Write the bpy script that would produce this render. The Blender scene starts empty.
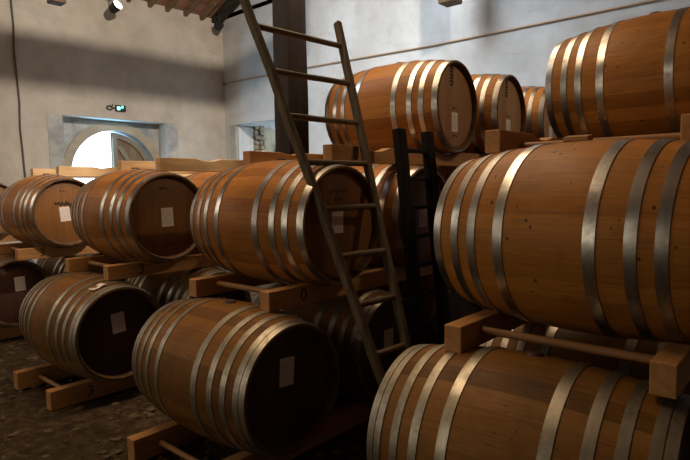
import bpy, bmesh, math, random
from mathutils import Vector, Matrix
random.seed(7)
PI = math.pi
SC = bpy.context.scene
COL = SC.collection
CAMZ = 1.38

# ------------------------------------------------------------------ helpers
def obj(name, bm, m=None, parent=None, smooth=None, bevel=0, kind=None):
    me = bpy.data.meshes.new(name)
    bm.normal_update()
    bm.to_mesh(me); bm.free()
    o = bpy.data.objects.new(name, me); COL.objects.link(o)
    if m: me.materials.append(m)
    if parent: o.parent = parent
    if smooth is not None:
        me.shade_smooth()
        me.set_sharp_from_angle(angle=math.radians(smooth))
    if bevel:
        b = o.modifiers.new('bevel', 'BEVEL'); b.width = bevel; b.segments = 2; b.limit_method = 'ANGLE'
    if kind: o['kind'] = kind
    return o

def tag(o, label, cat, group=None):
    o['label'] = label; o['category'] = cat
    if group: o['group'] = group
    return o

def empty(name, loc, rz=0):
    o = bpy.data.objects.new(name, None); COL.objects.link(o)
    o.location = loc; o.rotation_euler = (0, 0, rz); o.empty_display_size = .1
    return o

def copy_tree(root):
    c = root.copy(); COL.objects.link(c)
    for ch in list(root.children):
        d = ch.copy(); COL.objects.link(d); d.parent = c
        for g in list(ch.children):
            e = g.copy(); COL.objects.link(e); e.parent = d
    return c

def box(bm, x0, x1, y0, y1, z0, z1, rot=None):
    vs = [bm.verts.new((x, y, z)) for z in (z0, z1) for y in (y0, y1) for x in (x0, x1)]
    for f in ((0,2,3,1),(4,5,7,6),(0,1,5,4),(2,6,7,3),(0,4,6,2),(1,3,7,5)):
        bm.faces.new([vs[i] for i in f])
    if rot is not None:
        for v in vs: v.co = rot @ v.co
    return vs

def frame(p0, p1, up=Vector((0, 0, 1))):
    d = (p1 - p0).normalized()
    s = d.cross(up)
    if s.length < 1e-4: s = d.cross(Vector((1, 0, 0)))
    s.normalize()
    return d, s, s.cross(d).normalized()

def tube(bm, p0, p1, r0, r1=None, n=12, caps=True, wob=0, segs=1):
    p0 = Vector(p0); p1 = Vector(p1); r1 = r0 if r1 is None else r1
    d, s, u = frame(p0, p1)
    rings = []
    for k in range(segs + 1):
        t = k/segs
        c = p0.lerp(p1, t); r = r0 + (r1 - r0)*t
        if 0 < k < segs and wob: c = c + (s*random.uniform(-1, 1) + u*random.uniform(-1, 1))*wob
        rings.append([bm.verts.new(c + (s*math.cos(2*PI*i/n) + u*math.sin(2*PI*i/n))*r*(1 + (random.uniform(-wob, wob)*6 if wob else 0))) for i in range(n)])
    for a, b in zip(rings, rings[1:]):
        for i in range(n):
            bm.faces.new((a[i], a[(i+1) % n], b[(i+1) % n], b[i]))
    if caps:
        bm.faces.new(rings[0][::-1]); bm.faces.new(rings[-1])

def bar(bm, p0, p1, w, h, up=(0, 0, 1), segs=1, wob=0):
    # rectangular bar: w along the side vector, h along the up vector
    p0 = Vector(p0); p1 = Vector(p1)
    d, s, u = frame(p0, p1, Vector(up))
    rings = []
    for k in range(segs + 1):
        c = p0.lerp(p1, k/segs)
        if wob and 0 < k < segs: c = c + s*random.uniform(-wob, wob) + u*random.uniform(-wob, wob)
        rings.append([bm.verts.new(c + s*a*w/2 + u*b*h/2) for a, b in ((-1,-1),(1,-1),(1,1),(-1,1))])
    for a, b in zip(rings, rings[1:]):
        for i in range(4): bm.faces.new((a[i], a[(i+1) % 4], b[(i+1) % 4], b[i]))
    bm.faces.new(rings[0][::-1]); bm.faces.new(rings[-1])

def prism_x(bm, pts, x0, x1):
    # closed polygon of (y, z) extruded in x
    a = [bm.verts.new((x0, y, z)) for y, z in pts]
    b = [bm.verts.new((x1, y, z)) for y, z in pts]
    n = len(pts)
    fa = bm.faces.new(a[::-1]); fb = bm.faces.new(b)
    for i in range(n): bm.faces.new((a[i], a[(i+1) % n], b[(i+1) % n], b[i]))
    bmesh.ops.recalc_face_normals(bm, faces=bm.faces)

def lathe_x(bm, prof, n=72, close=False):
    # prof: list of (x, r) revolved about the x axis
    rings = []
    for x, r in prof:
        if r < 1e-6: rings.append([bm.verts.new((x, 0, 0))])
        else: rings.append([bm.verts.new((x, r*math.cos(2*PI*i/n), r*math.sin(2*PI*i/n))) for i in range(n)])
    prs = list(zip(rings, rings[1:])) + ([(rings[-1], rings[0])] if close else [])
    for a, b in prs:
        for i in range(n):
            j = (i+1) % n
            if len(a) == 1: bm.faces.new((a[0], b[i], b[j]))
            elif len(b) == 1: bm.faces.new((a[i], b[0], a[j]))
            else: bm.faces.new((a[i], b[i], b[j], a[j]))
    bmesh.ops.recalc_face_normals(bm, faces=bm.faces)

# ------------------------------------------------------------------ materials
class NT:
    def __init__(s, name):
        s.m = bpy.data.materials.new(name); s.m.use_nodes = True
        s.t = s.m.node_tree; s.b = s.t.nodes['Principled BSDF']
    def n(s, typ, **kw):
        x = s.t.nodes.new(typ)
        for k, v in kw.items(): setattr(x, k, v)
        return x
    def l(s, a, b): s.t.links.new(a, b)
    def val(s, sock, v):
        if hasattr(v, 'is_output') or isinstance(v, bpy.types.NodeSocket): s.l(v, sock)
        else: sock.default_value = v
    def math(s, op, a, b=0.0, c=None):
        x = s.n('ShaderNodeMath', operation=op)
        s.val(x.inputs[0], a); s.val(x.inputs[1], b)
        if c is not None: s.val(x.inputs[2], c)
        return x.outputs[0]
    def noise(s, vec, scale, detail=4, rough=.55, dist=0):
        x = s.n('ShaderNodeTexNoise'); s.l(vec, x.inputs['Vector'])
        x.inputs['Scale'].default_value = scale; x.inputs['Detail'].default_value = detail
        x.inputs['Roughness'].default_value = rough; x.inputs['Distortion'].default_value = dist
        return x.outputs['Fac']
    def ramp(s, fac, stops, interp='LINEAR'):
        x = s.n('ShaderNodeValToRGB'); s.l(fac, x.inputs[0]); x.color_ramp.interpolation = interp
        e = x.color_ramp.elements
        while len(e) < len(stops): e.new(.5)
        for k, (p, c) in enumerate(stops):
            e[k].position = p
            e[k].color = (c, c, c, 1) if isinstance(c, (int, float)) else (*c, 1)
        return x.outputs[0]
    def mix(s, fac, a, b, mode='MIX'):
        x = s.n('ShaderNodeMix', data_type='RGBA', blend_type=mode)
        s.val(x.inputs[0], fac)
        for sock, v in ((x.inputs[6], a), (x.inputs[7], b)):
            if isinstance(v, tuple): sock.default_value = (*v, 1)
            else: s.l(v, sock)
        return x.outputs[2]
    def comb(s, x, y, z):
        c = s.n('ShaderNodeCombineXYZ')
        for i, v in enumerate((x, y, z)): s.val(c.inputs[i], v)
        return c.outputs[0]
    def bump(s, h, strength=.3, dist=.01):
        x = s.n('ShaderNodeBump'); x.inputs['Strength'].default_value = strength; x.inputs['Distance'].default_value = dist
        s.l(h, x.inputs['Height']); s.l(x.outputs[0], s.b.inputs['Normal'])
    def coords(s, kind='Object'):
        tc = s.n('ShaderNodeTexCoord').outputs[kind]
        sp = s.n('ShaderNodeSeparateXYZ'); s.l(tc, sp.inputs[0])
        return tc, sp.outputs[0], sp.outputs[1], sp.outputs[2]
    def rand(s): return s.n('ShaderNodeObjectInfo').outputs['Random']
    def fin(s, color, rough=.6, metal=0.0, spec=.5):
        if isinstance(color, tuple): s.b.inputs['Base Color'].default_value = (*color, 1)
        else: s.l(color, s.b.inputs['Base Color'])
        s.val(s.b.inputs['Roughness'], rough); s.b.inputs['Metallic'].default_value = metal
        s.b.inputs['Specular IOR Level'].default_value = spec
        return s.m

def stave_mat(name, c0, c1, c2, specks=0.0, rough=.42, blot=.45):
    s = NT(name); tc, x, y, z = s.coords(); r = s.rand()
    t = s.math('ADD', s.math('MULTIPLY', s.math('ARCTAN2', z, y), 30/(2*PI)), 30.0)
    idn = s.math('FLOOR', t); fr = s.math('FRACT', t)
    wn = s.n('ShaderNodeTexWhiteNoise', noise_dimensions='2D')
    s.l(s.comb(idn, s.math('MULTIPLY', r, 91.7), 0.0), wn.inputs['Vector'])
    base = s.ramp(wn.outputs['Value'], [(0, c0), (.5, c1), (1, c2)])
    gv = s.comb(s.math('MULTIPLY', x, 2.2), s.math('ADD', s.math('MULTIPLY', t, 2.6), s.math('MULTIPLY', idn, 7.31)), s.math('MULTIPLY', r, 57.0))
    g = s.noise(gv, 3.2, 7, .62, .6)
    base = s.mix(.55, base, s.ramp(g, [(.28, .42), (.5, .95), (.72, 1.25)]), 'MULTIPLY')
    pv = s.n('ShaderNodeVectorMath', operation='ADD'); s.l(tc, pv.inputs[0]); s.l(s.comb(s.math('MULTIPLY', r, 33.0), r, r), pv.inputs[1])
    bl = s.noise(pv.outputs[0], 3.3, 6, .6, .4)
    base = s.mix(blot, base, s.ramp(bl, [(.3, .5), (.52, 1.0), (.75, 1.12)]), 'MULTIPLY')
    edge = s.math('MINIMUM', fr, s.math('SUBTRACT', 1.0, fr))
    joint = s.ramp(edge, [(.0, 0.62), (.022, 1.0)])
    base = s.mix(1.0, base, joint, 'MULTIPLY')
    if specks:
        v = s.n('ShaderNodeTexVoronoi'); s.l(pv.outputs[0], v.inputs['Vector']); v.inputs['Scale'].default_value = 24
        sz = s.noise(pv.outputs[0], 4.0, 3)
        d = s.math('SUBTRACT', v.outputs['Distance'], s.math('MULTIPLY', s.math('SUBTRACT', sz, .40), .75))
        base = s.mix(s.math('MULTIPLY', s.ramp(d, [(0.0, 1.0), (.06, 0.0)]), specks), base, (.012, .008, .005))
    s.bump(s.math('ADD', s.math('MULTIPLY', joint, .7), s.math('MULTIPLY', g, .35)), .35, .004)
    return s.fin(base, s.ramp(bl, [(.3, rough+.14), (.7, rough)]), 0, .2)

def plank_mat(name, c0, c1, c2, width=.085, axis='y', rough=.55, grain=.5, joint_dark=.5, along='z'):
    # boards side by side on one axis, grain along another
    s = NT(name); tc, x, y, z = s.coords(); r = s.rand(); ax = {'x': x, 'y': y, 'z': z}
    t = s.math('ADD', s.math('DIVIDE', ax[axis], width), 60.37)
    idn = s.math('FLOOR', t); fr = s.math('FRACT', t)
    wn = s.n('ShaderNodeTexWhiteNoise', noise_dimensions='2D')
    s.l(s.comb(idn, s.math('MULTIPLY', r, 61.7), 0.0), wn.inputs['Vector'])
    base = s.ramp(wn.outputs['Value'], [(0, c0), (.5, c1), (1, c2)])
    gv = s.comb(s.math('MULTIPLY', ax[along], 1.6), s.math('ADD', s.math('MULTIPLY', t, 2.4), s.math('MULTIPLY', idn, 5.3)), s.math('MULTIPLY', r, 57.0))
    g = s.noise(gv, 3.6, 6, .6, .5)
    base = s.mix(grain, base, s.ramp(g, [(.28, .5), (.5, .95), (.72, 1.2)]), 'MULTIPLY')
    edge = s.math('MINIMUM', fr, s.math('SUBTRACT', 1.0, fr))
    joint = s.ramp(edge, [(.0, joint_dark), (.03, 1.0)])
    base = s.mix(1.0, base, joint, 'MULTIPLY')
    s.bump(s.math('ADD', s.math('MULTIPLY', joint, .6), s.math('MULTIPLY', g, .3)), .3, .004)
    return s.fin(base, rough, 0, .35)

def timber_mat(name, c0, c1, along='y', rough=.65, scale=1.0, cracks=0.3):
    s = NT(name); tc, x, y, z = s.coords(); r = s.rand()
    k = {'x': (.09, 1, 1), 'y': (1, .09, 1), 'z': (1, 1, .09)}[along]
    v = s.comb(s.math('ADD', s.math('MULTIPLY', x, k[0]), s.math('MULTIPLY', r, 13.0)), s.math('MULTIPLY', y, k[1]), s.math('MULTIPLY', z, k[2]))
    g = s.noise(v, 26*scale, 6, .6, .8)
    b = s.noise(tc, 3.0, 4)
    base = s.ramp(g, [(.3, c0), (.62, c1)])
    base = s.mix(.5, base, s.ramp(b, [(.3, .65), (.7, 1.15)]), 'MULTIPLY')
    if cracks:
        cr = s.noise(v, 9*scale, 3, .5, .3)
        base = s.mix(cracks, base, s.ramp(cr, [(.3, .25), (.4, 1.0)]), 'MULTIPLY')
    s.bump(g, .3, .004)
    return s.fin(base, rough, 0, .3)

def steel_mat(name, base=(.55, .53, .5), dirt=(.16, .13, .10), rough=.25):
    s = NT(name); tc, x, y, z = s.coords(); r = s.rand()
    a = s.math('ARCTAN2', z, y)
    v = s.comb(s.math('MULTIPLY', x, 60.0), s.math('MULTIPLY', a, 1.2), s.math('MULTIPLY', r, 40.0))
    st = s.noise(v, 2.0, 5, .6)
    sp = s.noise(tc, 9.0, 6, .65, .5)
    c = s.mix(s.ramp(sp, [(.42, 0.0), (.72, .85)]), base, dirt)
    c = s.mix(.5, c, s.ramp(st, [(.3, .7), (.7, 1.1)]), 'MULTIPLY')
    s.bump(st, .08, .002)
    return s.fin(c, s.ramp(sp, [(.3, rough), (.75, rough + .2)]), 1.0)

def plaster_mat(name, c_lo, c_mid, c_hi, sc=1.0):
    s = NT(name); tc, x, y, z = s.coords()
    a = s.noise(tc, .55*sc, 6, .62, .5); b = s.noise(tc, 2.6*sc, 6, .6, .3); c = s.noise(tc, 38, 4)
    base = s.ramp(a, [(.32, c_lo), (.5, c_mid), (.68, c_hi)])
    base = s.mix(.55, base, s.ramp(b, [(.3, .72), (.55, 1.0), (.75, 1.1)]), 'MULTIPLY')
    # trowel marks and a few rusty runs, all with shapes of their own
    st = s.noise(s.comb(s.math('MULTIPLY', x, .5), s.math('MULTIPLY', y, .5), s.math('MULTIPLY', z, 3.0)), 1.5, 4, .6, .8)
    base = s.mix(s.ramp(st, [(.6, 0.0), (.78, .35)]), base, (.36, .27, .19))
    s.bump(s.math('ADD', s.math('MULTIPLY', b, .8), s.math('MULTIPLY', c, .25)), .25, .03)
    return s.fin(base, .9, 0, .15)

def flat_mat(name, c, rough=.6, metal=0., emit=None, es=0):
    s = NT(name)
    s.fin(c, rough, metal)
    if emit:
        s.b.inputs['Emission Color'].default_value = (*emit, 1); s.b.inputs['Emission Strength'].default_value = es
    return s.m

def paper_mat():
    s = NT('printed_paper'); tc, x, y, z = s.coords(); r = s.rand()
    t = s.math('MULTIPLY', y, 95.0)
    ln = s.math('GREATER_THAN', s.math('SINE', s.math('MULTIPLY', t, 6.2)), .1)
    nz = s.noise(s.comb(s.math('FLOOR', t), s.math('MULTIPLY', z, 120.0), s.math('MULTIPLY', r, 9.0)), 1.0, 2)
    ins = s.math('LESS_THAN', s.math('ABSOLUTE', z), .05)
    ink = s.math('MULTIPLY', s.math('MULTIPLY', ln, s.math('GREATER_THAN', nz, .46)), ins)
    return s.fin(s.mix(s.math('MULTIPLY', ink, .5), (.74, .64, .60), (.30, .24, .24)), .75, 0, .2)

def dirt_mat():
    s = NT('packed_earth'); tc, x, y, z = s.coords()
    a = s.noise(tc, 1.3, 6, .6); b = s.noise(tc, 14, 6, .7, .6); c = s.noise(tc, 60, 4, .7)
    base = s.ramp(b, [(.3, (.022, .014, .007)), (.5, (.058, .038, .021)), (.72, (.13, .09, .05))])
    base = s.mix(.6, base, s.ramp(a, [(.3, .6), (.7, 1.2)]), 'MULTIPLY')
    s.bump(s.math('ADD', b, s.math('MULTIPLY', c, .5)), .9, .04)
    return s.fin(base, .95, 0, .1)

def sky_white(): pass

M = {}
M['stave'] = stave_mat('varnished_oak_staves', (.27, .098, .018), (.35, .136, .026), (.44, .180, .038), specks=.0, rough=.40)
M['stave_big'] = stave_mat('handled_oak_staves', (.28, .107, .017), (.36, .142, .024), (.44, .182, .035), specks=.8, rough=.42, blot=.65)
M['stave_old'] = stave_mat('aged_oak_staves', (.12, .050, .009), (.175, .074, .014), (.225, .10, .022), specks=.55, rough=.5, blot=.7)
M['head'] = plank_mat('oak_head_boards', (.17, .070, .018), (.215, .09, .024), (.26, .113, .032), .092, 'y', .5)
M['head_pale'] = plank_mat('pale_oak_head_boards', (.30, .150, .055), (.35, .178, .066), (.40, .205, .078), .092, 'y', .5)
M['head_old'] = plank_mat('wine_shade_dark_head_boards', (.045, .017, .010), (.058, .022, .013), (.072, .029, .016), .092, 'y', .55)  # older wine-stained heads, part of their shade darkened into the colour
M['chime'] = timber_mat('dirty_shaded_chime_end_grain', (.05, .026, .011), (.15, .075, .030), 'x', .7)  # grimy end grain, painted darker for the shade inside the rim
M['steel'] = steel_mat('galvanised_hoop_steel')
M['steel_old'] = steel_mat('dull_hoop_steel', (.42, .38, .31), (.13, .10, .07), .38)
M['bung'] = flat_mat('brown_bung', (.06, .03, .016), .55)
M['paper'] = paper_mat()
M['ink'] = flat_mat('black_stamp_ink', (.012, .010, .009), .7)
M['burn'] = flat_mat('dark_branding', (.045, .022, .012), .8)
M['rack'] = timber_mat('sawn_pine_rack', (.36, .165, .05), (.49, .245, .088), 'y', .6)
M['rack_pale'] = timber_mat('pale_pine_rack', (.50, .31, .15), (.64, .43, .23), 'y', .65)
M['rod'] = timber_mat('turned_rod_wood', (.25, .12, .045), (.36, .18, .07), 'x', .5)
M['ladder'] = timber_mat('grey_weathered_ladder_wood', (.06, .041, .022), (.14, .098, .056), 'z', .7)
M['rung'] = timber_mat('worn_rung_wood', (.08, .054, .029), (.18, .125, .07), 'y', .6)
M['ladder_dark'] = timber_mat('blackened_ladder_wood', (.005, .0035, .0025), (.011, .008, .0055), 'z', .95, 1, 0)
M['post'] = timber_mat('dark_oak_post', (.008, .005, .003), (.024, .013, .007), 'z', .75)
M['beam'] = timber_mat('roof_beam_wood', (.09, .05, .026), (.17, .10, .055), 'x', .75)
M['wall_l'] = plaster_mat('warm_lime_plaster', (.50, .43, .35), (.58, .51, .43), (.65, .59, .51))
M['wall_r'] = plaster_mat('grey_lime_plaster', (.49, .48, .46), (.57, .57, .56), (.64, .65, .66))
M['stone'] = timber_mat('dressed_limestone', (.42, .35, .26), (.50, .42, .32), 'y', .9, .3, .15)
M['patch'] = plaster_mat('blotched_lime_patch', (.32, .33, .34), (.50, .49, .47), (.60, .58, .55), 4.0)
M['rubble'] = plaster_mat('rough_rubble', (.12, .09, .055), (.32, .25, .16), (.5, .42, .3), 14)
M['rubble'].name = 'rough_rubble'
M['door'] = plank_mat('brown_oak_door_boards', (.20, .145, .09), (.25, .18, .115), (.29, .215, .14), .14, 'y', .75)
M['door_frame'] = timber_mat('grey_oak_door_frame', (.25, .21, .16), (.36, .31, .25), 'z', .75)
M['whiteboard'] = plank_mat('whitewashed_boards', (.55, .53, .50), (.60, .58, .55), (.64, .62, .59), .22, 'y', .8, .3, .5)
M['board'] = plank_mat('tan_boards', (.40, .31, .21), (.46, .36, .25), (.5, .4, .28), .17, 'y', .8)
M['orange'] = timber_mat('new_orange_board', (.42, .20, .07), (.55, .28, .10), 'z', .6)
M['roof'] = plank_mat('reddish_roof_boards', (.24, .115, .065), (.32, .16, .095), (.38, .21, .14), .21, 'x', .8, .6, .35, 'y')
M['rafter'] = timber_mat('rafter_wood', (.12, .075, .042), (.24, .155, .09), 'x', .7)
M['rafter_dark'] = timber_mat('dark_rafter_wood', (.018, .013, .010), (.05, .036, .026), 'x', .8)
M['dirt'] = dirt_mat()
M['clod'] = timber_mat('earth_clods', (.05, .033, .019), (.13, .09, .055), 'y', .95, .4, 0)
M['ground'] = plaster_mat('pale_yard_gravel', (.55, .54, .52), (.62, .61, .59), (.68, .67, .66))
M['black'] = flat_mat('black_lamp_metal', (.012, .012, .013), .4)
M['lens'] = flat_mat('lit_spot_lens', (.9, .9, .85), .2, 0, (1, .93, .82), 14)
M['green'] = flat_mat('lit_green_lens', (.05, .6, .4), .3, 0, (.08, .95, .62), 5)
M['cyan'] = flat_mat('lit_cyan_lens', (.3, .8, .8), .3, 0, (.25, .95, .90), 3.5)
M['copper'] = flat_mat('dull_copper_pipe', (.42, .27, .15), .5, .3)
M['cable'] = flat_mat('grey_cable_sheath', (.10, .085, .07), .7)

# ------------------------------------------------------------------ room shell
XL, YR, YF, XB = -10.0, 7.49, -4.0, 4.5      # left wall, right wall, wall behind the camera, far right wall
EAVE, SLOPE, RIDGE = 4.84, .42, -2.6
def roofz(x): return EAVE + SLOPE*((x - XL) if x < RIDGE else (2*RIDGE - x - XL))

# floor: uneven packed earth
bm = bmesh.new()
from mathutils import noise as mn
nx, ny = 150, 120
x0, x1, y0, y1 = -10.7, XB + .2, YF - .2, 9.3
g = []
for j in range(ny + 1):
    for i in range(nx + 1):
        x = x0 + (x1 - x0)*i/nx; y = y0 + (y1 - y0)*j/ny
        h = mn.fractal(Vector((x*1.1, y*1.1, 3)), 1, 2, 4)*.022 + mn.noise(Vector((x*6, y*6, 1)))*.012
        g.append(bm.verts.new((x, y, min(0, -.012 + h))))
for j in range(ny):
    for i in range(nx):
        a = j*(nx + 1) + i
        bm.faces.new((g[a], g[a+1], g[a+nx+2], g[a+nx+1]))
obj('floor', bm, M['dirt'], smooth=60, kind='structure')

# left wall with a square recess round the arched doorway
DY0, DY1, DZ = 4.07, 6.05, 2.665
bm = bmesh.new()
box(bm, XL - .62, XL, YF, DY0, -.1, EAVE + .1)
box(bm, XL - .62, XL, DY1, YR + .6, -.1, EAVE + .1)
box(bm, XL - .62, XL, DY0, DY1, DZ, EAVE + .1)
obj('wall_left', bm, M['wall_l'], kind='structure')
# back of the recess, pierced by the arch
CY, SPR, RI, RO = 5.13, 1.65, .84, 1.0
bm = bmesh.new()
NA = 32
XA, XBk = XL - .30, XL - .60
def rectpt(a):
    dx, dz = math.cos(a), math.sin(a)
    k = min((DY1 - CY)/abs(dx) if abs(dx) > 1e-6 else 9e9, (DZ - SPR)/dz if dz > 1e-6 else 9e9)
    return (CY + dx*k, SPR + dz*k)
angs = sorted(set([PI*i/NA for i in range(NA + 1)] + [math.atan2(DZ - SPR, DY1 - CY), PI - math.atan2(DZ - SPR, DY1 - CY)]))
inn = [(CY + RI, 0)] + [(CY + RI*math.cos(a), SPR + RI*math.sin(a)) for a in angs] + [(CY - RI, 0)]
out = [(DY1, 0)] + [rectpt(a) for a in angs] + [(DY0, 0)]
def arch_slab(bm, inn, out, xa, xb):
    V = [[bm.verts.new((x, y, z)) for y, z in L] for x in (xa, xb) for L in (inn, out)]
    ia, oa, ib, ob = V
    for i in range(len(inn) - 1):
        for q in ((ia[i], ia[i+1], oa[i+1], oa[i]), (ib[i], ob[i], ob[i+1], ib[i+1]), (ia[i], ib[i], ib[i+1], ia[i+1]), (oa[i], oa[i+1], ob[i+1], ob[i])):
            try: bm.faces.new(q)
            except ValueError: pass
    bmesh.ops.recalc_face_normals(bm, faces=bm.faces)
arch_slab(bm, inn, out, XA, XBk)
obj('wall_recess', bm, M['patch'], kind='structure')
# dressed stone arch ring standing a little proud
bm = bmesh.new()
aa = [PI*i/40 for i in range(41)]
arch_slab(bm, [(CY + RI, 0)] + [(CY + (RI-.004)*math.cos(a), SPR + (RI-.004)*math.sin(a)) for a in aa] + [(CY - RI, 0)],
          [(CY + RO, 0)] + [(CY + RO*math.cos(a), SPR + RO*math.sin(a)) for a in aa] + [(CY - RO, 0)], XA + .035, XA - .01)
obj('trim_1', bm, M['stone'], kind='structure', bevel=.006)
# blotched plaster surround on the wall face
for nm, a in (('trim_2', (DY0 - .24, DY0 - .003, 0, DZ + .05)), ('trim_3', (DY1 + .003, DY1 + .26, 0, DZ + .05)), ('trim_4', (DY0 - .24, DY1 + .26, DZ + .003, DZ + .055))):
    bm = bmesh.new(); box(bm, XL - .004, XL + (.006 if nm != 'trim_4' else .008), *a)
    obj(nm, bm, M['wall_l'] if nm == 'trim_4' else M['patch'], kind='structure')

# right door leaf (closed half), the left one swung outside
door = empty('door_1', (XL - .45, CY + .01, 0)); door['kind'] = 'structure'
bm = bmesh.new()
pts = [(0, .02), (RI - .03, .02)] + [((RI - .03)*math.cos(PI/2*i/20), SPR + (RI - .03)*math.sin(PI/2*i/20)) for i in range(20)] + [(0, SPR + RI - .03)]
prism_x(bm, pts, -.03, 0)
obj('door_boards', bm, M['door'], door)
bm = bmesh.new()
ins = [PI/2*i/20 for i in range(21)]
L1 = [(RI - .03, .03)] + [((RI - .03)*math.cos(a), SPR + (RI - .03)*math.sin(a)) for a in ins]
L2 = [(RI - .13, .03)] + [((RI - .13)*math.cos(a), SPR + (RI - .13)*math.sin(a)) for a in ins]
arch_slab(bm, L2, L1, .045, .001)
obj('door_rim', bm, M['door_frame'], door, bevel=.004)
bm = bmesh.new(); bar(bm, (.024, .055, .05), (.024, .055, SPR + RI - .09), .09, .044, up=(1, 0, 0)); obj('door_stile', bm, M['door_frame'], door, bevel=.004)
bm = bmesh.new(); bar(bm, (.02, .62, SPR - .12), (.02, .13, SPR + .56), .09, .036, up=(1, 0, 0)); obj('door_brace', bm, M['door_frame'], door, bevel=.004)
bm = bmesh.new(); bar(bm, (.02, .11, SPR - .2), (.02, .66, SPR - .2), .1, .036, up=(1, 0, 0)); obj('door_rail', bm, M['door_frame'], door, bevel=.004)
leaf = empty('door_2', (XL - .62, CY - RI - .01, 0), math.radians(205)); leaf['kind'] = 'structure'
bm = bmesh.new(); prism_x(bm, [(0, .02), (RI - .03, .02)] + [(RI - .03 - (RI - .03)*(1 - math.sin(PI/2*i/20)), SPR + (RI - .03)*math.sin(PI/2*i/20)) for i in range(1, 20)] + [(RI - .03, SPR + RI - .05), (0, SPR)], -.03, 0)
obj('door_boards', bm, M['door'], leaf)
leaf.rotation_euler = (0, 0, math.radians(90))

# right wall with a deep doorway near the corner
NX0, NX1, NZ = -9.63, -8.15, 2.70
bm = bmesh.new()
box(bm, XL - .62, NX0, YR, YR + .5, -.1, EAVE + .2)
box(bm, NX1, XB, YR, YR + .5, -.1, EAVE + .2)
box(bm, NX0, NX1, YR, YR + .5, NZ, EAVE + .2)
prism_pts = [(XL - .62, EAVE + .2), (XB, EAVE + .2), (XB, roofz(XB) + .1), (RIDGE, roofz(RIDGE) + .1), (XL - .62, EAVE + .1)]
a = [bm.verts.new((x, YR, z)) for x, z in prism_pts]; b = [bm.verts.new((x, YR + .5, z)) for x, z in prism_pts]
bm.faces.new(a); bm.faces.new(b[::-1])
for i in range(len(a)): bm.faces.new((a[i], a[(i+1) % len(a)], b[(i+1) % len(a)], b[i]))
bmesh.ops.recalc_face_normals(bm, faces=bm.faces)
obj('wall_right', bm, M['wall_r'], kind='structure')
bm = bmesh.new(); box(bm, NX0 - .18, NX1 + .2, YR - .02, YR - .002, NZ + .004, NZ + .26); obj('trim_5', bm, M['whiteboard'], kind='structure', bevel=.01)
bm = bmesh.new(); box(bm, NX0 - .18, NX0 - .003, YR - .015, YR - .002, 0, NZ + .15); obj('trim_6', bm, M['patch'], kind='structure')
# passage behind it
bm = bmesh.new()
box(bm, NX0 - .3, NX0, YR + .502, 9.3, -.1, 3.2); box(bm, NX1, NX1 + .3, YR + .502, 9.15, -.1, 3.2); box(bm, NX0 - .3, NX1 + .3, YR + .502, 9.3, NZ + .05, 3.2)
obj('wall_passage', bm, M['wall_r'], kind='structure')
bm = bmesh.new(); box(bm, NX0 + .002, NX0 + .045, YR + .03, YR + .43, .02, NZ - .03); obj('trim_7', bm, M['whiteboard'], kind='structure', bevel=.004)
bm = bmesh.new()
for k in range(26):
    z = k*.105
    for q in range(2):
        w = .13 + random.uniform(-.03, .03)
        vs = box(bm, NX0 + .002, NX0 + .10 + random.uniform(-.03, .04), YR + .435 + q*.14, YR + .435 + q*.14 + w, z + random.uniform(-.01, .01), z + .095 + random.uniform(-.02, .01))
obj('trim_8', bm, M['rubble'], kind='structure', bevel=.02)
bm = bmesh.new(); box(bm, NX0 + .002, NX0 + .055, YR + .73, YR + 1.05, .02, NZ - .03); obj('trim_9', bm, M['board'], kind='structure', bevel=.004)
bm = bmesh.new(); box(bm, NX0 + .1, NX0 + .14, YR + 1.06, YR + 1.4, .02, 2.36)
o = obj('leaning_board', bm, M['orange'], bevel=.004)
tag(o, 'orange new wooden board standing deep in the side doorway behind the post', 'board')

# walls behind and to the right of the viewpoint
bm = bmesh.new(); box(bm, XL - .62, XB + .3, YF - .3, YF, -.1, roofz(RIDGE)); obj('wall_front', bm, M['rubble'], kind='structure')  # unseen wall, given dark rubble to deepen the hoop reflections
bm = bmesh.new(); box(bm, XB, XB + .3, YF, YR + .5, -.1, roofz(XB) + .3); obj('wall_back', bm, M['wall_r'], kind='structure')

# roof: boards on rafters, rising from the left wall
bm = bmesh.new()
t = .06
p = [(XL - .7, roofz(XL - .7)), (RIDGE, roofz(RIDGE)), (XB + .4, roofz(XB + .4))]
a = [bm.verts.new((x, YF - .4, z + .13)) for x, z in p]; b = [bm.verts.new((x, YR + .7, z + .13)) for x, z in p]
a2 = [bm.verts.new((x, YF - .4, z + .13 + t)) for x, z in p]; b2 = [bm.verts.new((x, YR + .7, z + .13 + t)) for x, z in p]
for i in (0, 1):
    bm.faces.new((a[i], a[i+1], b[i+1], b[i])); bm.faces.new((a2[i], b2[i], b2[i+1], a2[i+1]))
bm.faces.new((a[0], b[0], b2[0], a2[0])); bm.faces.new((a[2], a2[2], b2[2], b[2]))
bm.faces.new((a[0], a2[0], a2[1], a[1])); bm.faces.new((a[1], a2[1], a2[2], a[2])); bm.faces.new((b[0], b[1], b2[1], b2[0])); bm.faces.new((b[1], b[2], b2[2], b2[1]))
bmesh.ops.recalc_face_normals(bm, faces=bm.faces)
obj('ceiling', bm, M['roof'], kind='structure')
for k, y in enumerate((3.3, 3.72, 4.14, 4.56, 4.97, 5.37, 5.80, 6.17, 6.58, 6.96)):
    bm = bmesh.new(); bar(bm, (XL - .1, y, roofz(XL - .1) + .06), (RIDGE, y, roofz(RIDGE) + .06), .075, .11)
    obj('rafter', bm, M['rafter'], kind='structure')
bm = bmesh.new(); bar(bm, (XL - .05, 7.33, roofz(XL - .05) + .075), (RIDGE, 7.33, roofz(RIDGE) + .075), .22, .13)
obj('rafter', bm, M['rafter_dark'], kind='structure')
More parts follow.
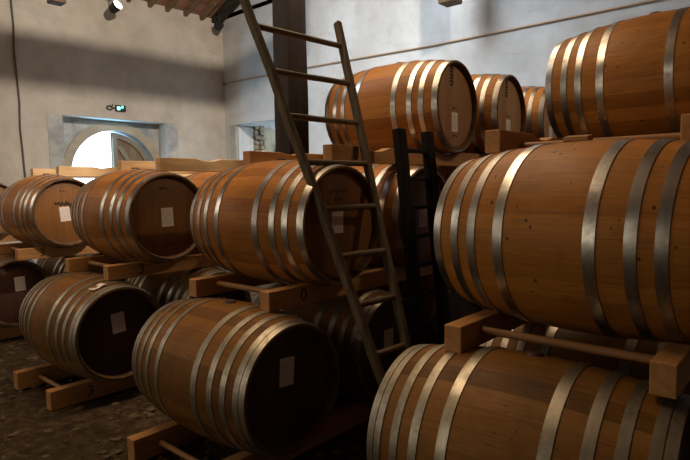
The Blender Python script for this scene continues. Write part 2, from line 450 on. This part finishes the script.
# roof timbers that hang into the top of the picture, and the tie beam that shades a band of the left wall
for x, y, z, h in ((-6.0, 2.45, 1.885 + CAMZ, .07), (-4.0, 6.78, 2.43 + CAMZ, .12)):
    bm = bmesh.new(); box(bm, x - h, x + h, y - h, y + h, z, roofz(x) + .1)
    obj('hanging_post', bm, M['beam'], kind='structure', bevel=.01)
bm = bmesh.new(); bar(bm, (-5.6, YF, 4.46), (-5.6, 6.3, 4.52), .2, .42); box(bm, -5.7, -5.5, 6.08, 6.28, 4.5, roofz(-5.6) + .1); obj('tie_beam', bm, M['beam'], kind='structure')

# ground outside the doors
bm = bmesh.new(); box(bm, -40, 20, -25, 40, -.6, -.12); obj('ground', bm, M['ground'], kind='structure')

# ------------------------------------------------------------------ wine barrels
LB = .95
def R(xl): return .352 - .05*(abs(xl - LB/2)/(LB/2))**2
HOOPS = [(.004, .042), (.098, .133), (.180, .215), (.296, .334)]

bm = bmesh.new()
prof = [(-.034, .270), (-.034, .279), (-.006, .285), (0, .290), (0, R(0) - .003)]
prof += [(-LB*i/28, R(LB*i/28)) for i in range(1, 28)]
prof += [(-LB, R(LB) - .003), (-LB, .290), (-LB + .006, .285), (-LB + .034, .279), (-LB + .034, .270)]
lathe_x(bm, prof, 90)
me_body = obj('staves', bm, M['stave'], smooth=35)
me_body.data.materials.append(M['chime'])
for p in me_body.data.polygons:            # dirty end grain of the chimes, rim shade darkened into its colour
    if math.hypot(p.center.y, p.center.z) < .2985: p.material_index = 1
bm = bmesh.new(); lathe_x(bm, [(-.033, 0), (-.033, .270), (-.036, .2795), (-.058, .2795), (-.058, 0)], 64); me_head = obj('head', bm, M['head'], smooth=35)
OLDH = [(.003, .033), (.037, .067), (.112, .144), (.192, .226), (.298, .336)]
hoop_me = []
for a, b in [h for H in (HOOPS, OLDH) for h in H + [(LB - q[1], LB - q[0]) for q in H[::-1]]]:
    k = len(hoop_me) % 7
    bm = bmesh.new()
    th = .0035
    n = 5
    pr = [(-(a + (b - a)*i/n), R(a + (b - a)*i/n) + th) for i in range(n + 1)]
    pr = [(-a, R(a) - .001)] + pr + [(-b, R(b) - .001)]
    lathe_x(bm, pr, 90)
    # riveted lap
    m = (a + b)/2; an0 = .75 + .1*k
    for q in range(2):
        an = an0 + q*.09
        c = Vector((-m, (R(m) + th)*math.cos(an), (R(m) + th)*math.sin(an)))
        nr = Vector((0, math.cos(an), math.sin(an)))
        tube(bm, c - nr*.001, c + nr*.003, .006, .004, 8)
    hoop_me.append(obj('hoop', bm, M['steel'], smooth=35))
bm = bmesh.new(); tube(bm, (-LB/2, 0, R(LB/2) - .008), (-LB/2, 0, R(LB/2) + .009), .034, .028, 20)
lathe = None
me_bung = obj('bung', bm, M['bung'], smooth=40, bevel=.003)
bm = bmesh.new(); box(bm, 0, .0012, -.045, .045, -.066, .066); me_paper = obj('paper_label', bm, M['paper'])
# stamp on the pale heads: a small dark block of marks
bm = bmesh.new()
for k in range(6):
    z = .055 - k*.022
    box(bm, 0, .0008, -.026, .022 if k % 2 else .03, z - .0095, z + .0065)
box(bm, 0, .0008, .006, .012, -.06, .06)
me_stamp = obj('stamp', bm, M['ink'])
bm = bmesh.new()
for y, z, w, h in ((-.02, .0, .016, .018), (.006, .004, .014, .012), (.026, -.002, .008, .02)):
    box(bm, 0, .0008, y - w/2, y + w/2, z - h/2, z + h/2)
me_mark = obj('mark', bm, M['burn'])
# handwritten scrawl (illegible)
bm = bmesh.new()
pts = [(-.085, -.004)]
for k in range(30):
    pts.append((-.085 + .17*k/29, .016*math.sin(k*1.9) + .008*math.sin(k*.7) + (.022 if k in (6, 7, 17) else 0) - (.02 if k in (22, 23) else 0)))
for (ya, za), (yb, zb) in zip(pts, pts[1:]): tube(bm, (.001, ya, za), (.001, yb, zb), .0035, n=6)
me_scrawl = obj('scrawl', bm, M['ink'])
PROTOS = [me_body, me_head, me_bung, me_paper, me_stamp, me_mark, me_scrawl] + hoop_me
MESH = {o: o.data for o in PROTOS}
datas = dict(body=me_body.data, head=me_head.data, bung=me_bung.data, paper=me_paper.data, stamp=me_stamp.data, mark=me_mark.data, scrawl=me_scrawl.data, hoops=[o.data for o in hoop_me[:8]], old_hoops=[o.data for o in hoop_me[8:]])
bung_mod = True
for o in PROTOS: bpy.data.objects.remove(o)

def part(name, data, parent, loc=(0, 0, 0), rot=(0, 0, 0), mat=None):
    o = bpy.data.objects.new(name, data); COL.objects.link(o); o.parent = parent
    o.location = loc; o.rotation_euler = rot
    if mat:
        o.material_slots[0].link = 'OBJECT'; o.material_slots[0].material = mat
    return o

def make_barrel(stave, head, steel):
    r = empty('wine_barrel', (0, 0, 0))
    part('staves', datas['body'], r, mat=stave)
    part('head', datas['head'], r, mat=head)
    part('head', datas['head'], r, (-LB, 0, 0), (0, 0, PI), mat=head)
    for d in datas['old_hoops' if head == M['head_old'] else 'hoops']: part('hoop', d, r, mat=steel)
    part('bung', datas['bung'], r)
    return r
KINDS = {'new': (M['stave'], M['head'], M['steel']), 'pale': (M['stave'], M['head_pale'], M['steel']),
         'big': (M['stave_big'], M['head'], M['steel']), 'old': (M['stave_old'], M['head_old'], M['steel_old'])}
FIRST = {}
TZ = (.437, 1.179, 1.912)
def barrel(x, y, tier, kind, label, group, yaw=0, paper=None, stamp=False, scrawl=False, marks=(), roll=0):
    if kind not in FIRST: r = FIRST[kind] = make_barrel(*KINDS[kind])
    else: r = copy_tree(FIRST[kind])
    # children added below belong to this copy only, so the pattern barrel is copied before it gets any
    r.location = (x, y, TZ[tier]); r.rotation_euler = (roll, 0, math.radians(yaw))
    tag(r, label, 'barrel', group)
    LATER.append((r, paper, stamp, scrawl, marks, roll))
    return r
LATER = []
G1, G2, G3 = 'barrels on the bottom tier', 'barrels on the middle tier', 'barrels on the top tier'
HID = 'barrels stored deep in the stack behind the others'
# bottom tier, nearest the aisle
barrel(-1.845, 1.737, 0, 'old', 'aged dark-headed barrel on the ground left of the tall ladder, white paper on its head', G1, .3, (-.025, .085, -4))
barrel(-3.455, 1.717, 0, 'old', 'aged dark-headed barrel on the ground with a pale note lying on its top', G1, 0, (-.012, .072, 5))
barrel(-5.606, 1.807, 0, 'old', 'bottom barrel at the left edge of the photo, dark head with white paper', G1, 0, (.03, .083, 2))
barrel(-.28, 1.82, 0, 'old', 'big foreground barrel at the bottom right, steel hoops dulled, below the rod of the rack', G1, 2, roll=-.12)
# middle tier
barrel(-1.915, 2.178, 1, 'new', 'orange middle tier barrel directly behind the tall ladder, white paper on its head', G2, .6, (-.02, .02, -2), marks=((-.05, .17), (.03, .175), (-.01, .13)))
barrel(-3.49, 2.119, 1, 'new', 'orange middle tier barrel, white paper centred on its brown head, left of the laddered one', G2, -1.2, (-.005, 0, 1), marks=((.0, -.2), (-.03, .2)))
barrel(-5.20, 2.13, 1, 'new', 'orange middle tier barrel with black handwriting above the white paper on its head', G2, -.6, (-.02, -.015, 4), scrawl=True, marks=((-.03, .19),))
barrel(-7.32, 2.15, 1, 'new', 'barrel mostly cut off by the left edge of the photo on the middle tier', G2)
barrel(-.212, 2.085, 1, 'big', 'largest barrel, lying side on across the right half of the photo, middle tier', G2, -6, roll=-.5)
# top tier
barrel(-1.956, 3.43, 2, 'pale', 'top tier barrel right of the tall ladder with pale head, black stamp and white paper', G3, 3.3, (.0, -.105, 0), stamp=True, marks=((0, -.012), (0, -.2)))
barrel(-1.91, 4.178, 2, 'pale', 'top tier barrel, middle one of the three pale stamped heads', G3, 3.6, (-.005, -.10, 0), stamp=True, marks=((0, -.01),))
barrel(-1.884, 4.987, 2, 'pale', 'top tier barrel, farthest and smallest of the three pale stamped heads', G3, 3, (-.01, -.10, 0), stamp=True, marks=((0, -.01),))
barrel(-.275, 3.37, 2, 'big', 'side-on barrel in the top right corner of the photo, on the top tier', G3, -4, roll=.06)
# second of each rack, seen in the gaps
barrel(-1.90, 2.94, 1, 'new', 'middle tier barrel behind the short black ladder, small white paper on its shaded head', G2, 0, (.0, -.0, 0))
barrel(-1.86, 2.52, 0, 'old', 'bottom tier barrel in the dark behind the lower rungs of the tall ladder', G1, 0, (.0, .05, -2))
barrel(-3.46, 2.90, 1, 'new', 'middle tier barrel glimpsed behind the centred paper barrel, only its top showing', G2)
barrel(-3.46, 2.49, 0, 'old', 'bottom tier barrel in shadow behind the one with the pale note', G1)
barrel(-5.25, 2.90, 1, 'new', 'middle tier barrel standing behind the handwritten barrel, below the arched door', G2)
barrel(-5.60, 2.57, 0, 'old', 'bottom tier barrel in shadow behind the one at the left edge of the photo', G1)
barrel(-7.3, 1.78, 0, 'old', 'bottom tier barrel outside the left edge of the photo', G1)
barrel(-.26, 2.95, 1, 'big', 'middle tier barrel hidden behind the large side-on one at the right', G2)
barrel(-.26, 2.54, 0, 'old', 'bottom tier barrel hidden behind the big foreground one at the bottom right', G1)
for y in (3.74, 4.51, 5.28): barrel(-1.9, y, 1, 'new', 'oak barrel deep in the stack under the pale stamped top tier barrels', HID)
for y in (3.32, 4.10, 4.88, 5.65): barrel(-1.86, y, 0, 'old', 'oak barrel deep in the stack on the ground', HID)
for r, paper, stamp, scrawl, marks, roll in LATER:
    inv = Matrix.Rotation(-roll, 4, 'X')
    def face(name, data, y, z, rz=0):
        part(name, data, r, inv @ Vector((-.033, y, z)), (math.radians(rz) - roll, 0, 0))
    if paper: face('paper_label', datas['paper'], paper[0], paper[1], paper[2])
    if stamp: face('stamp', datas['stamp'], -.045, .2)
    if scrawl: face('scrawl', datas['scrawl'], -.02, .075)
    for y, z in marks: face('mark', datas['mark'], y, z)

# a torn note lying on the top of a barrel
bm = bmesh.new()
for i in range(6):
    pass
xl = .115
Rr = R(.115) + .0045
grid = []
for i in range(5):
    for j in range(7):
        an = 1.72 + .30*j/6
        grid.append(bm.verts.new((-.085 - .075*i/4, (R(.1) + .0055 + .003*math.sin(j))*math.cos(an), (R(.115) + .0055 + .003*math.sin(j*1.3))*math.sin(an))))
for i in range(4):
    for j in range(6): bm.faces.new((grid[i*7+j], grid[i*7+j+1], grid[(i+1)*7+j+1], grid[(i+1)*7+j]))
o = obj('paper_note', bm, M['paper'], smooth=60); o.location = (-3.455, 1.717, TZ[0])
sm = o.modifiers.new('thickness', 'SOLIDIFY'); sm.thickness = .0012
tag(o, 'pale crumpled paper note lying on top of a bottom tier barrel', 'note')

# ------------------------------------------------------------------ racks
def glyph(ch, size):
    cu = bpy.data.curves.new('g', 'FONT'); cu.body = ch; cu.size = size; cu.extrude = .0006; cu.align_x = 'CENTER'; cu.align_y = 'CENTER'
    o = bpy.data.objects.new('g', cu); COL.objects.link(o)
    dg = bpy.context.evaluated_depsgraph_get()
    me = bpy.data.meshes.new_from_object(o.evaluated_get(dg))
    bpy.data.objects.remove(o)
    me.materials.clear(); me.materials.append(M['burn'])
    return me
GL = {}
def beam_mesh(p1, p2, zc, h, length, thick=.07, xl=.17):
    rr = R(xl) + .002
    def top(y):
        z = h
        for c in (p1, p2):
            d = abs(y - c)
            if d < rr:
                z = min(z, zc - math.sqrt(rr*rr - d*d))
        return z
    ys = [length*i/110 for i in range(111)]
    bm = bmesh.new()
    V = [[bm.verts.new((sx*thick/2, y, zz)) for sx, zz in ((-1, 0), (1, 0), (1, top(y)), (-1, top(y)))] for y in ys]
    for a, b in zip(V, V[1:]):
        for i in range(4): bm.faces.new((a[i], a[(i+1) % 4], b[(i+1) % 4], b[i]))
    bm.faces.new(V[0][::-1]); bm.faces.new(V[-1])
    bmesh.ops.recalc_face_normals(bm, faces=bm.faces)
    return bm
def rack(x, y, z, p1, p2, zc, h, label, group, number=None, numy=.2, yaw=0, length=1.65, rods=(.15, -.15), xls=(.20, .77), rz=.06, mat='rack', byaw=0):
    r = empty('barrel_rack', (x, y, z), math.radians(yaw))
    for k, xl in enumerate(xls):
        o = obj('beam', beam_mesh(p1 - math.sin(math.radians(byaw))*xl, p2 - math.sin(math.radians(byaw))*xl, zc, h, length, xl=xl), M[mat], r, bevel=.004)
        o.location = (-xl, 0, 0)
        if k == 0 and number:
            if number not in GL: GL[number] = glyph(number, .098)
            g = part('painted_number', GL[number], o, (.0353, numy, h*.5), (PI/2, 0, PI/2))
    for yy in rods:
        yy = yy if yy > 0 else length + yy
        bm = bmesh.new(); tube(bm, (-xls[1] + .03, yy, rz), (-xls[0] - .03, yy, rz), .015, n=14)
        obj('rod', bm, M['rod'], r, smooth=40)
    tag(r, label, 'rack', group)
    return r
RK = 'wooden barrel racks'
T1 = dict(zc=.437, h=.125); T2 = dict(zc=.409, h=.1)
T3 = dict(zc=1.912 - 1.508, h=.097, rods=(.82, -.15))
TE = dict(T3, zc=.416)
Z2, Z3 = .770, 1.508
rack(-1.845, 1.31, 0, .427, 1.21, label='ground rack under the nearest dark-headed barrel, its front end lit at lower left', group=RK, **T1)
rack(-3.455, 1.31, 0, .407, 1.18, label='ground rack with a rounded number under the barrel with the pale note', group=RK, number='3', numy=.25, **T1)
rack(-5.606, 1.36, 0, .447, 1.21, label='ground rack under the bottom barrel at the left edge of the photo', group=RK, **T1)
rack(-7.3, 1.36, 0, .42, 1.19, label='ground rack outside the left edge of the photo', group=RK, **T1)
rack(-.265, 1.39, 0, .43, 1.17, byaw=2, label='ground rack under the big foreground barrel at the bottom right', group=RK, **T1)
rack(-1.915, 1.75, Z2, .428, 1.19, label='middle rack stamped 0 under the barrel behind the tall ladder', group=RK, number='0', numy=.235, xls=(.155, .77), **T2)
rack(-3.49, 1.71, Z2, .409, 1.19, byaw=-1.2, label='middle rack stamped 3 under the barrel with the centred white paper', group=RK, number='3', numy=.24, xls=(.155, .77), **T2)
rack(-5.20, 1.73, Z2, .40, 1.17, label='middle rack stamped 3 under the barrel with the handwriting', group=RK, number='3', numy=.2, xls=(.155, .77), **T2)
rack(-7.32, 1.72, Z2, .43, 1.20, label='middle rack at the left edge of the photo', group=RK, **T2)
rack(-.19, 1.735, Z2, .345, 1.215, byaw=-6, label='middle rack with long rod under the largest side-on barrel at the right', group=RK, xls=(.15, .825), **T2)
rack(-1.90, 2.22, Z3, .40, 1.21, byaw=3.3, label='top rack stamped 0 crossed by the tall ladder', group=RK, number='0', numy=.2, xls=(.17, .86), **T3)
rack(-1.89, 3.88, Z3, .298, 1.107, byaw=3.4, label='top rack under the two far pale stamped barrels', group=RK, **T3)
rack(-3.49, 2.16, Z3, .42, 1.19, mat='rack_pale', label='empty top rack with notched beams right of the arched door', group=RK, xls=(.21, .79), **TE)
rack(-5.40, 2.19, Z3, .42, 1.19, mat='rack_pale', label='empty top rack in front of the bright arched door', group=RK, xls=(.15, .79), **TE)
rack(-.275, 2.19, Z3, .41, 1.18, byaw=-4, label='top rack under the side-on barrel in the top right corner', group=RK, xls=(.09, .815), zc=1.912 - 1.508, h=.097, rods=(.2, -.15), rz=.035)
for (x, y, z, k, p1, p2) in ((-1.86, 2.98, 0, T1, .34, 1.12), (-1.86, 4.66, 0, T1, .22, .99), (-1.9, 3.40, Z2, T2, .34, 1.11), (-1.9, 5.08, Z2, T2, .2, 1.0)):
    rack(x, y, z, p1, p2, label='barrel rack deep in the stack behind the others', group='racks deep in the stack', **k)

# small wedge left on the crown of the big barrel
bm = bmesh.new()
prism_x(bm, [(-.03, 0), (.03, 0), (.03, .026), (-.03, .016)], -.045, .045)
o = obj('wooden_wedge', bm, M['rod'], bevel=.002); o.location = (-.72, 2.135, TZ[1] + .3515)
tag(o, 'small wooden wedge lying on the crown of the largest side-on barrel', 'wedge')

# ------------------------------------------------------------------ ladders
def vec(*a): return Vector(a)
B0, U = vec(-2.247, 1.88, .819 + CAMZ), vec(.089, .023, -.233)
W0, TAP, PH = .641, -.088, .054
def lad_l(k): return B0 + U*k
def lad_r(k): return B0 + U*k + vec(math.sin(PH), math.cos(PH), 0)*W0*(1 + TAP*k)
t = empty('tall_ladder', lad_l(9.4))
org = t.location.copy()
un = U.normalized()
nrm = vec(0, 1, 0).cross(un).normalized()
KF = 9.37
for f, ka in ((lad_l, -1.35), (lad_r, -.66)):
    bm = bmesh.new(); bar(bm, f(ka) - org, f(KF) - org, .037, .044, up=nrm, segs=9, wob=.004)
    obj('rail', bm, M['ladder'], t, bevel=.008)
for k in (0, 1, 2, 3, 4, 5, 6, 7, 8):
    a, b = lad_l(k) - org, lad_r(k) - org
    d = (b - a).normalized()
    bm = bmesh.new(); tube(bm, a - d*.012, b + d*.012, .0165, .0155, 10, segs=5, wob=.0016)
    obj('rung', bm, M['rung'], t, smooth=50)
tag(t, 'tall weathered wooden ladder leaning on the top rack, narrowing to its foot', 'ladder')

t = empty('short_ladder', (-1.70, 2.62, 0))
org = vec(-1.70, 2.62, 0)
def sl(z, side): return vec(-1.86 + (1.48 - z)*.11, 2.625 + side*(.292 - (1.7 - z)*.012), z) - org
for s in (0, 1):
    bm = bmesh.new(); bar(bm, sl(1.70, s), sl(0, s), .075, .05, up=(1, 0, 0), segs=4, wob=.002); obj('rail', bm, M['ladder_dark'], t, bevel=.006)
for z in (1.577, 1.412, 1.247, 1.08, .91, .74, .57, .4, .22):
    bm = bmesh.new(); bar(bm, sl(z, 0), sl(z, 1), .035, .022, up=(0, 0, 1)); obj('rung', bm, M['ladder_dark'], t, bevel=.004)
tag(t, 'short black wooden ladder standing in the gap right of the tall one', 'ladder')

# ------------------------------------------------------------------ post, pipe, cable, lamps
bm = bmesh.new()
px, py, w = -3.17, 3.0, .098
rings = []
for k in range(16):
    z = k/15*(roofz(px) - .002)
    rings.append([bm.verts.new((px + a*(w + random.uniform(-.006, .006)), py + b*(w + random.uniform(-.006, .006)), z)) for a, b in ((-1,-.82),(-.82,-1),(.82,-1),(1,-.82),(1,.82),(.82,1),(-.82,1),(-1,.82))])
for a, b in zip(rings, rings[1:]):
    for i in range(8): bm.faces.new((a[i], a[(i+1) % 8], b[(i+1) % 8], b[i]))
bm.faces.new(rings[0][::-1]); bm.faces.new(rings[-1])
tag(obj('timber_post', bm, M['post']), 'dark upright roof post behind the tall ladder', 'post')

bm = bmesh.new()
P = [(-9.985, YR - .02, 2.23 + CAMZ), (-7.5, YR - .02, 2.20 + CAMZ), (-4.77, YR - .02, 2.125 + CAMZ), (-1.66, YR - .02, 2.115 + CAMZ), (2.5, YR - .02, 2.10 + CAMZ)]
for a, b in zip(P, P[1:]): tube(bm, a, b, .013, n=10)
tube(bm, (-9.96, YR, 2.23 + CAMZ), (-9.96, YR - .05, 2.23 + CAMZ), .03, n=12)
tag(obj('wall_pipe', bm, M['copper'], smooth=40), 'thin brown pipe running along the grey right wall', 'pipe')

bm = bmesh.new()
P = [(XL + .014, 3.30, 5.0)]
for i in range(12):
    f = i/11
    P.append((XL + .014, 3.375 + .07*f + .012*math.sin(i*2.1), 4.42 + (0.0 - 4.42)*f))
for a, b in zip(P, P[1:]): tube(bm, a, b, .016, n=8)
tag(obj('wall_cable', bm, M['cable'], smooth=50), 'dark cable running down the warm left wall', 'cable')

def spot_lamp(loc, aim, label, lit):
    t = empty('spot_lamp', loc)
    d = Vector(aim).normalized()
    bm = bmesh.new(); tube(bm, -d*.10, d*.06, .075, .095, 24); tube(bm, -d*.13, -d*.10, .045, .075, 24)
    obj('lamp_housing', bm, M['black'], t, smooth=40)
    bm = bmesh.new(); tube(bm, d*.061, d*.068, .082, .078, 24); obj('lamp_lens', bm, M['lens'] if lit else M['black'], t, smooth=40)
    bm = bmesh.new(); tube(bm, (0, 0, .05), (0, 0, .24), .016, n=10); box(bm, -.05, .05, -.05, .05, .23, .25); obj('lamp_bracket', bm, M['black'], t, smooth=40)
    tag(t, label, 'lamp')
    return t
s1 = spot_lamp((-9.62, 4.93, 3.22 + CAMZ - .02), (.75, .25, .40), 'lit spot lamp under the roof edge above the arched door', True)
s2 = spot_lamp((-9.74, 7.22, 3.40 + CAMZ - .04), (.5, -.7, -.35), 'unlit black spot lamp in the corner of the two walls', False)

t = empty('emergency_light', (XL, 5.04, 1.495 + CAMZ))
bm = bmesh.new(); box(bm, .002, .05, -.02, .17, -.06, .05); obj('light_box', bm, M['black'], t, bevel=.008)
bm = bmesh.new()
for i in range(20):
    a0, a1 = 2*PI*i/20, 2*PI*(i + 1)/20
    tube(bm, (.02, -.13 + .052*math.cos(a0), -.01 + .034*math.sin(a0)), (.02, -.13 + .052*math.cos(a1), -.01 + .034*math.sin(a1)), .011, n=8)
tube(bm, (.02, -.085, 0), (.02, -.07, .06), .009, n=8); tube(bm, (.02, -.08, -.01), (.02, -.02, -.01), .009, n=8)
obj('bracket_ring', bm, M['black'], t, smooth=40)
bm = bmesh.new(); box(bm, .05, .062, -.005, .05, -.04, .02); obj('light_panel', bm, M['cyan'], t, bevel=.004)
bm = bmesh.new(); box(bm, .05, .06, .075, .11, -.005, .035); obj('indicator', bm, M['green'], t, bevel=.003)
tag(t, 'small emergency light glowing green above the arched door', 'emergency light')

# ------------------------------------------------------------------ loose earth
def clod(bm, x, y, r, fl=.6):
    m = bmesh.ops.create_icosphere(bm, subdivisions=1, radius=r)
    a = random.uniform(0, 6)
    sx, sy = random.uniform(.7, 1.5), random.uniform(.7, 1.2)
    for v in m['verts']:
        c = v.co * random.uniform(.75, 1.2)
        c = Vector((c.x*sx, c.y*sy, c.z*fl))
        v.co = Vector((x + c.x*math.cos(a) - c.y*math.sin(a), y + c.x*math.sin(a) + c.y*math.cos(a), r*fl*.3 + c.z - .012))
bm = bmesh.new()
for k in range(1500):
    x = random.uniform(-8, -1.0); y = random.uniform(-.2, 1.75) if random.random() < .75 else random.uniform(1.2, 3.2)
    clod(bm, x, y, random.choice((.008, .010, .012, .015, .02, .028)))
o = obj('earth_clods', bm, M['clod'], kind='stuff')
tag(o, 'loose crumbs of dry earth scattered over the cellar floor', 'earth')
bm = bmesh.new()
bmv = box(bm, -.055, .055, -.018, .018, 0, .016); 
o = obj('wood_chip', bm, M['rack'], bevel=.004); o.location = (-2.62, .92, -.002); o.rotation_euler = (0.1, .05, .7)
tag(o, 'small chip of wood on the earth floor left of the ground rack', 'wood chip')

# ------------------------------------------------------------------ light
def area(name, loc, target, size, power, color, sy=None, spread=PI):
    l = bpy.data.lights.new(name, 'AREA'); l.energy = power; l.color = color; l.size = size
    if sy: l.shape = 'RECTANGLE'; l.size_y = sy
    l.spread = spread
    o = bpy.data.objects.new(name, l); COL.objects.link(o); o.location = loc
    o.rotation_euler = (Vector(target) - Vector(loc)).to_track_quat('-Z', 'Y').to_euler()
    return o
def spot(name, loc, target, power, color, angle, blend, r):
    l = bpy.data.lights.new(name, 'SPOT'); l.energy = power; l.color = color; l.spot_size = math.radians(angle); l.spot_blend = blend; l.shadow_soft_size = r
    o = bpy.data.objects.new(name, l); COL.objects.link(o); o.location = loc
    o.rotation_euler = (Vector(target) - Vector(loc)).to_track_quat('-Z', 'Y').to_euler()
    return o
WARM = (1, .72, .44)
area('overhead_fill', (-3.2, 2.5, 5.3), (-3.2, 2.3, 0), 1.0, 135, WARM, 5.0, spread=PI*.8)  # added soft area light over the barrel tops, no pendant fixture
area('front_hoop_fill', (-4.3, -3.9, 2.3), (-4.3, 4, 2.3), 5.4, 56, (1, .86, .66), 2.5)  # added area light for the bright hoop reflections, no window built
area('side_hoop_fill', (-9.9, -1.2, 3.4), (0, 1.6, 1.6), 2.6, 62, (1, .88, .70), 2.2)  # area light added for highlights on the left hoops, wall has no window
spot('left_wall_fill', (-.6, 3.2, 5.6), (-10, 5.0, 2.8), 1950, (1, .89, .76), 86, .7, .18)  # unseen spot added to light the left wall behind the tie beam
spot('top_heads_fill', (1.6, 4.6, 4.8), (-2.0, 4.0, 1.8), 200, (1, .76, .5), 44, .6, .12)  # unseen spot added to brighten the pale top tier heads
area('cool_wall_fill', (-5.2, 3.4, 6.3), (-4.6, 7.5, 1.9), 2.0, 200, (.80, .90, 1), 5.0, spread=PI*.55)  # added cool area light washing the right wall, roof has no opening
area('door_reveal_fill', (-10.85, 4.75, .7), (-10.1, 5.4, 2.5), .9, 130, (.22, .60, 1), .5)  # blue area light added to tint the door reveals, besides the sky

w = bpy.data.worlds.new('sky'); SC.world = w; w.use_nodes = True
bg = w.node_tree.nodes['Background']; bg.inputs[0].default_value = (.62, .82, 1, 1); bg.inputs[1].default_value = 6.0

# ------------------------------------------------------------------ camera
cam = bpy.data.cameras.new('camera'); co = bpy.data.objects.new('camera', cam); COL.objects.link(co)
r = Vector((0.75183941, 0.65916681, -0.01538265)); u = Vector((-0.04081317, 0.06981119, 0.99672498)); f = Vector((-0.6580819, 0.7487493, -0.07938949))
m = Matrix((r, u, -f)).transposed().to_4x4(); m.translation = Vector((0, 0, CAMZ))
co.matrix_world = m
cam.sensor_width = 36; cam.lens = 555.53/690*36; cam.clip_start = .05
SC.camera = co
vs = SC.view_settings
vs.view_transform = 'Standard'; vs.look = 'None'; vs.gamma = 1; vs.use_curve_mapping = False; vs.exposure = 0
SC.cycles.use_denoising = True
SC.cycles.max_bounces = 8
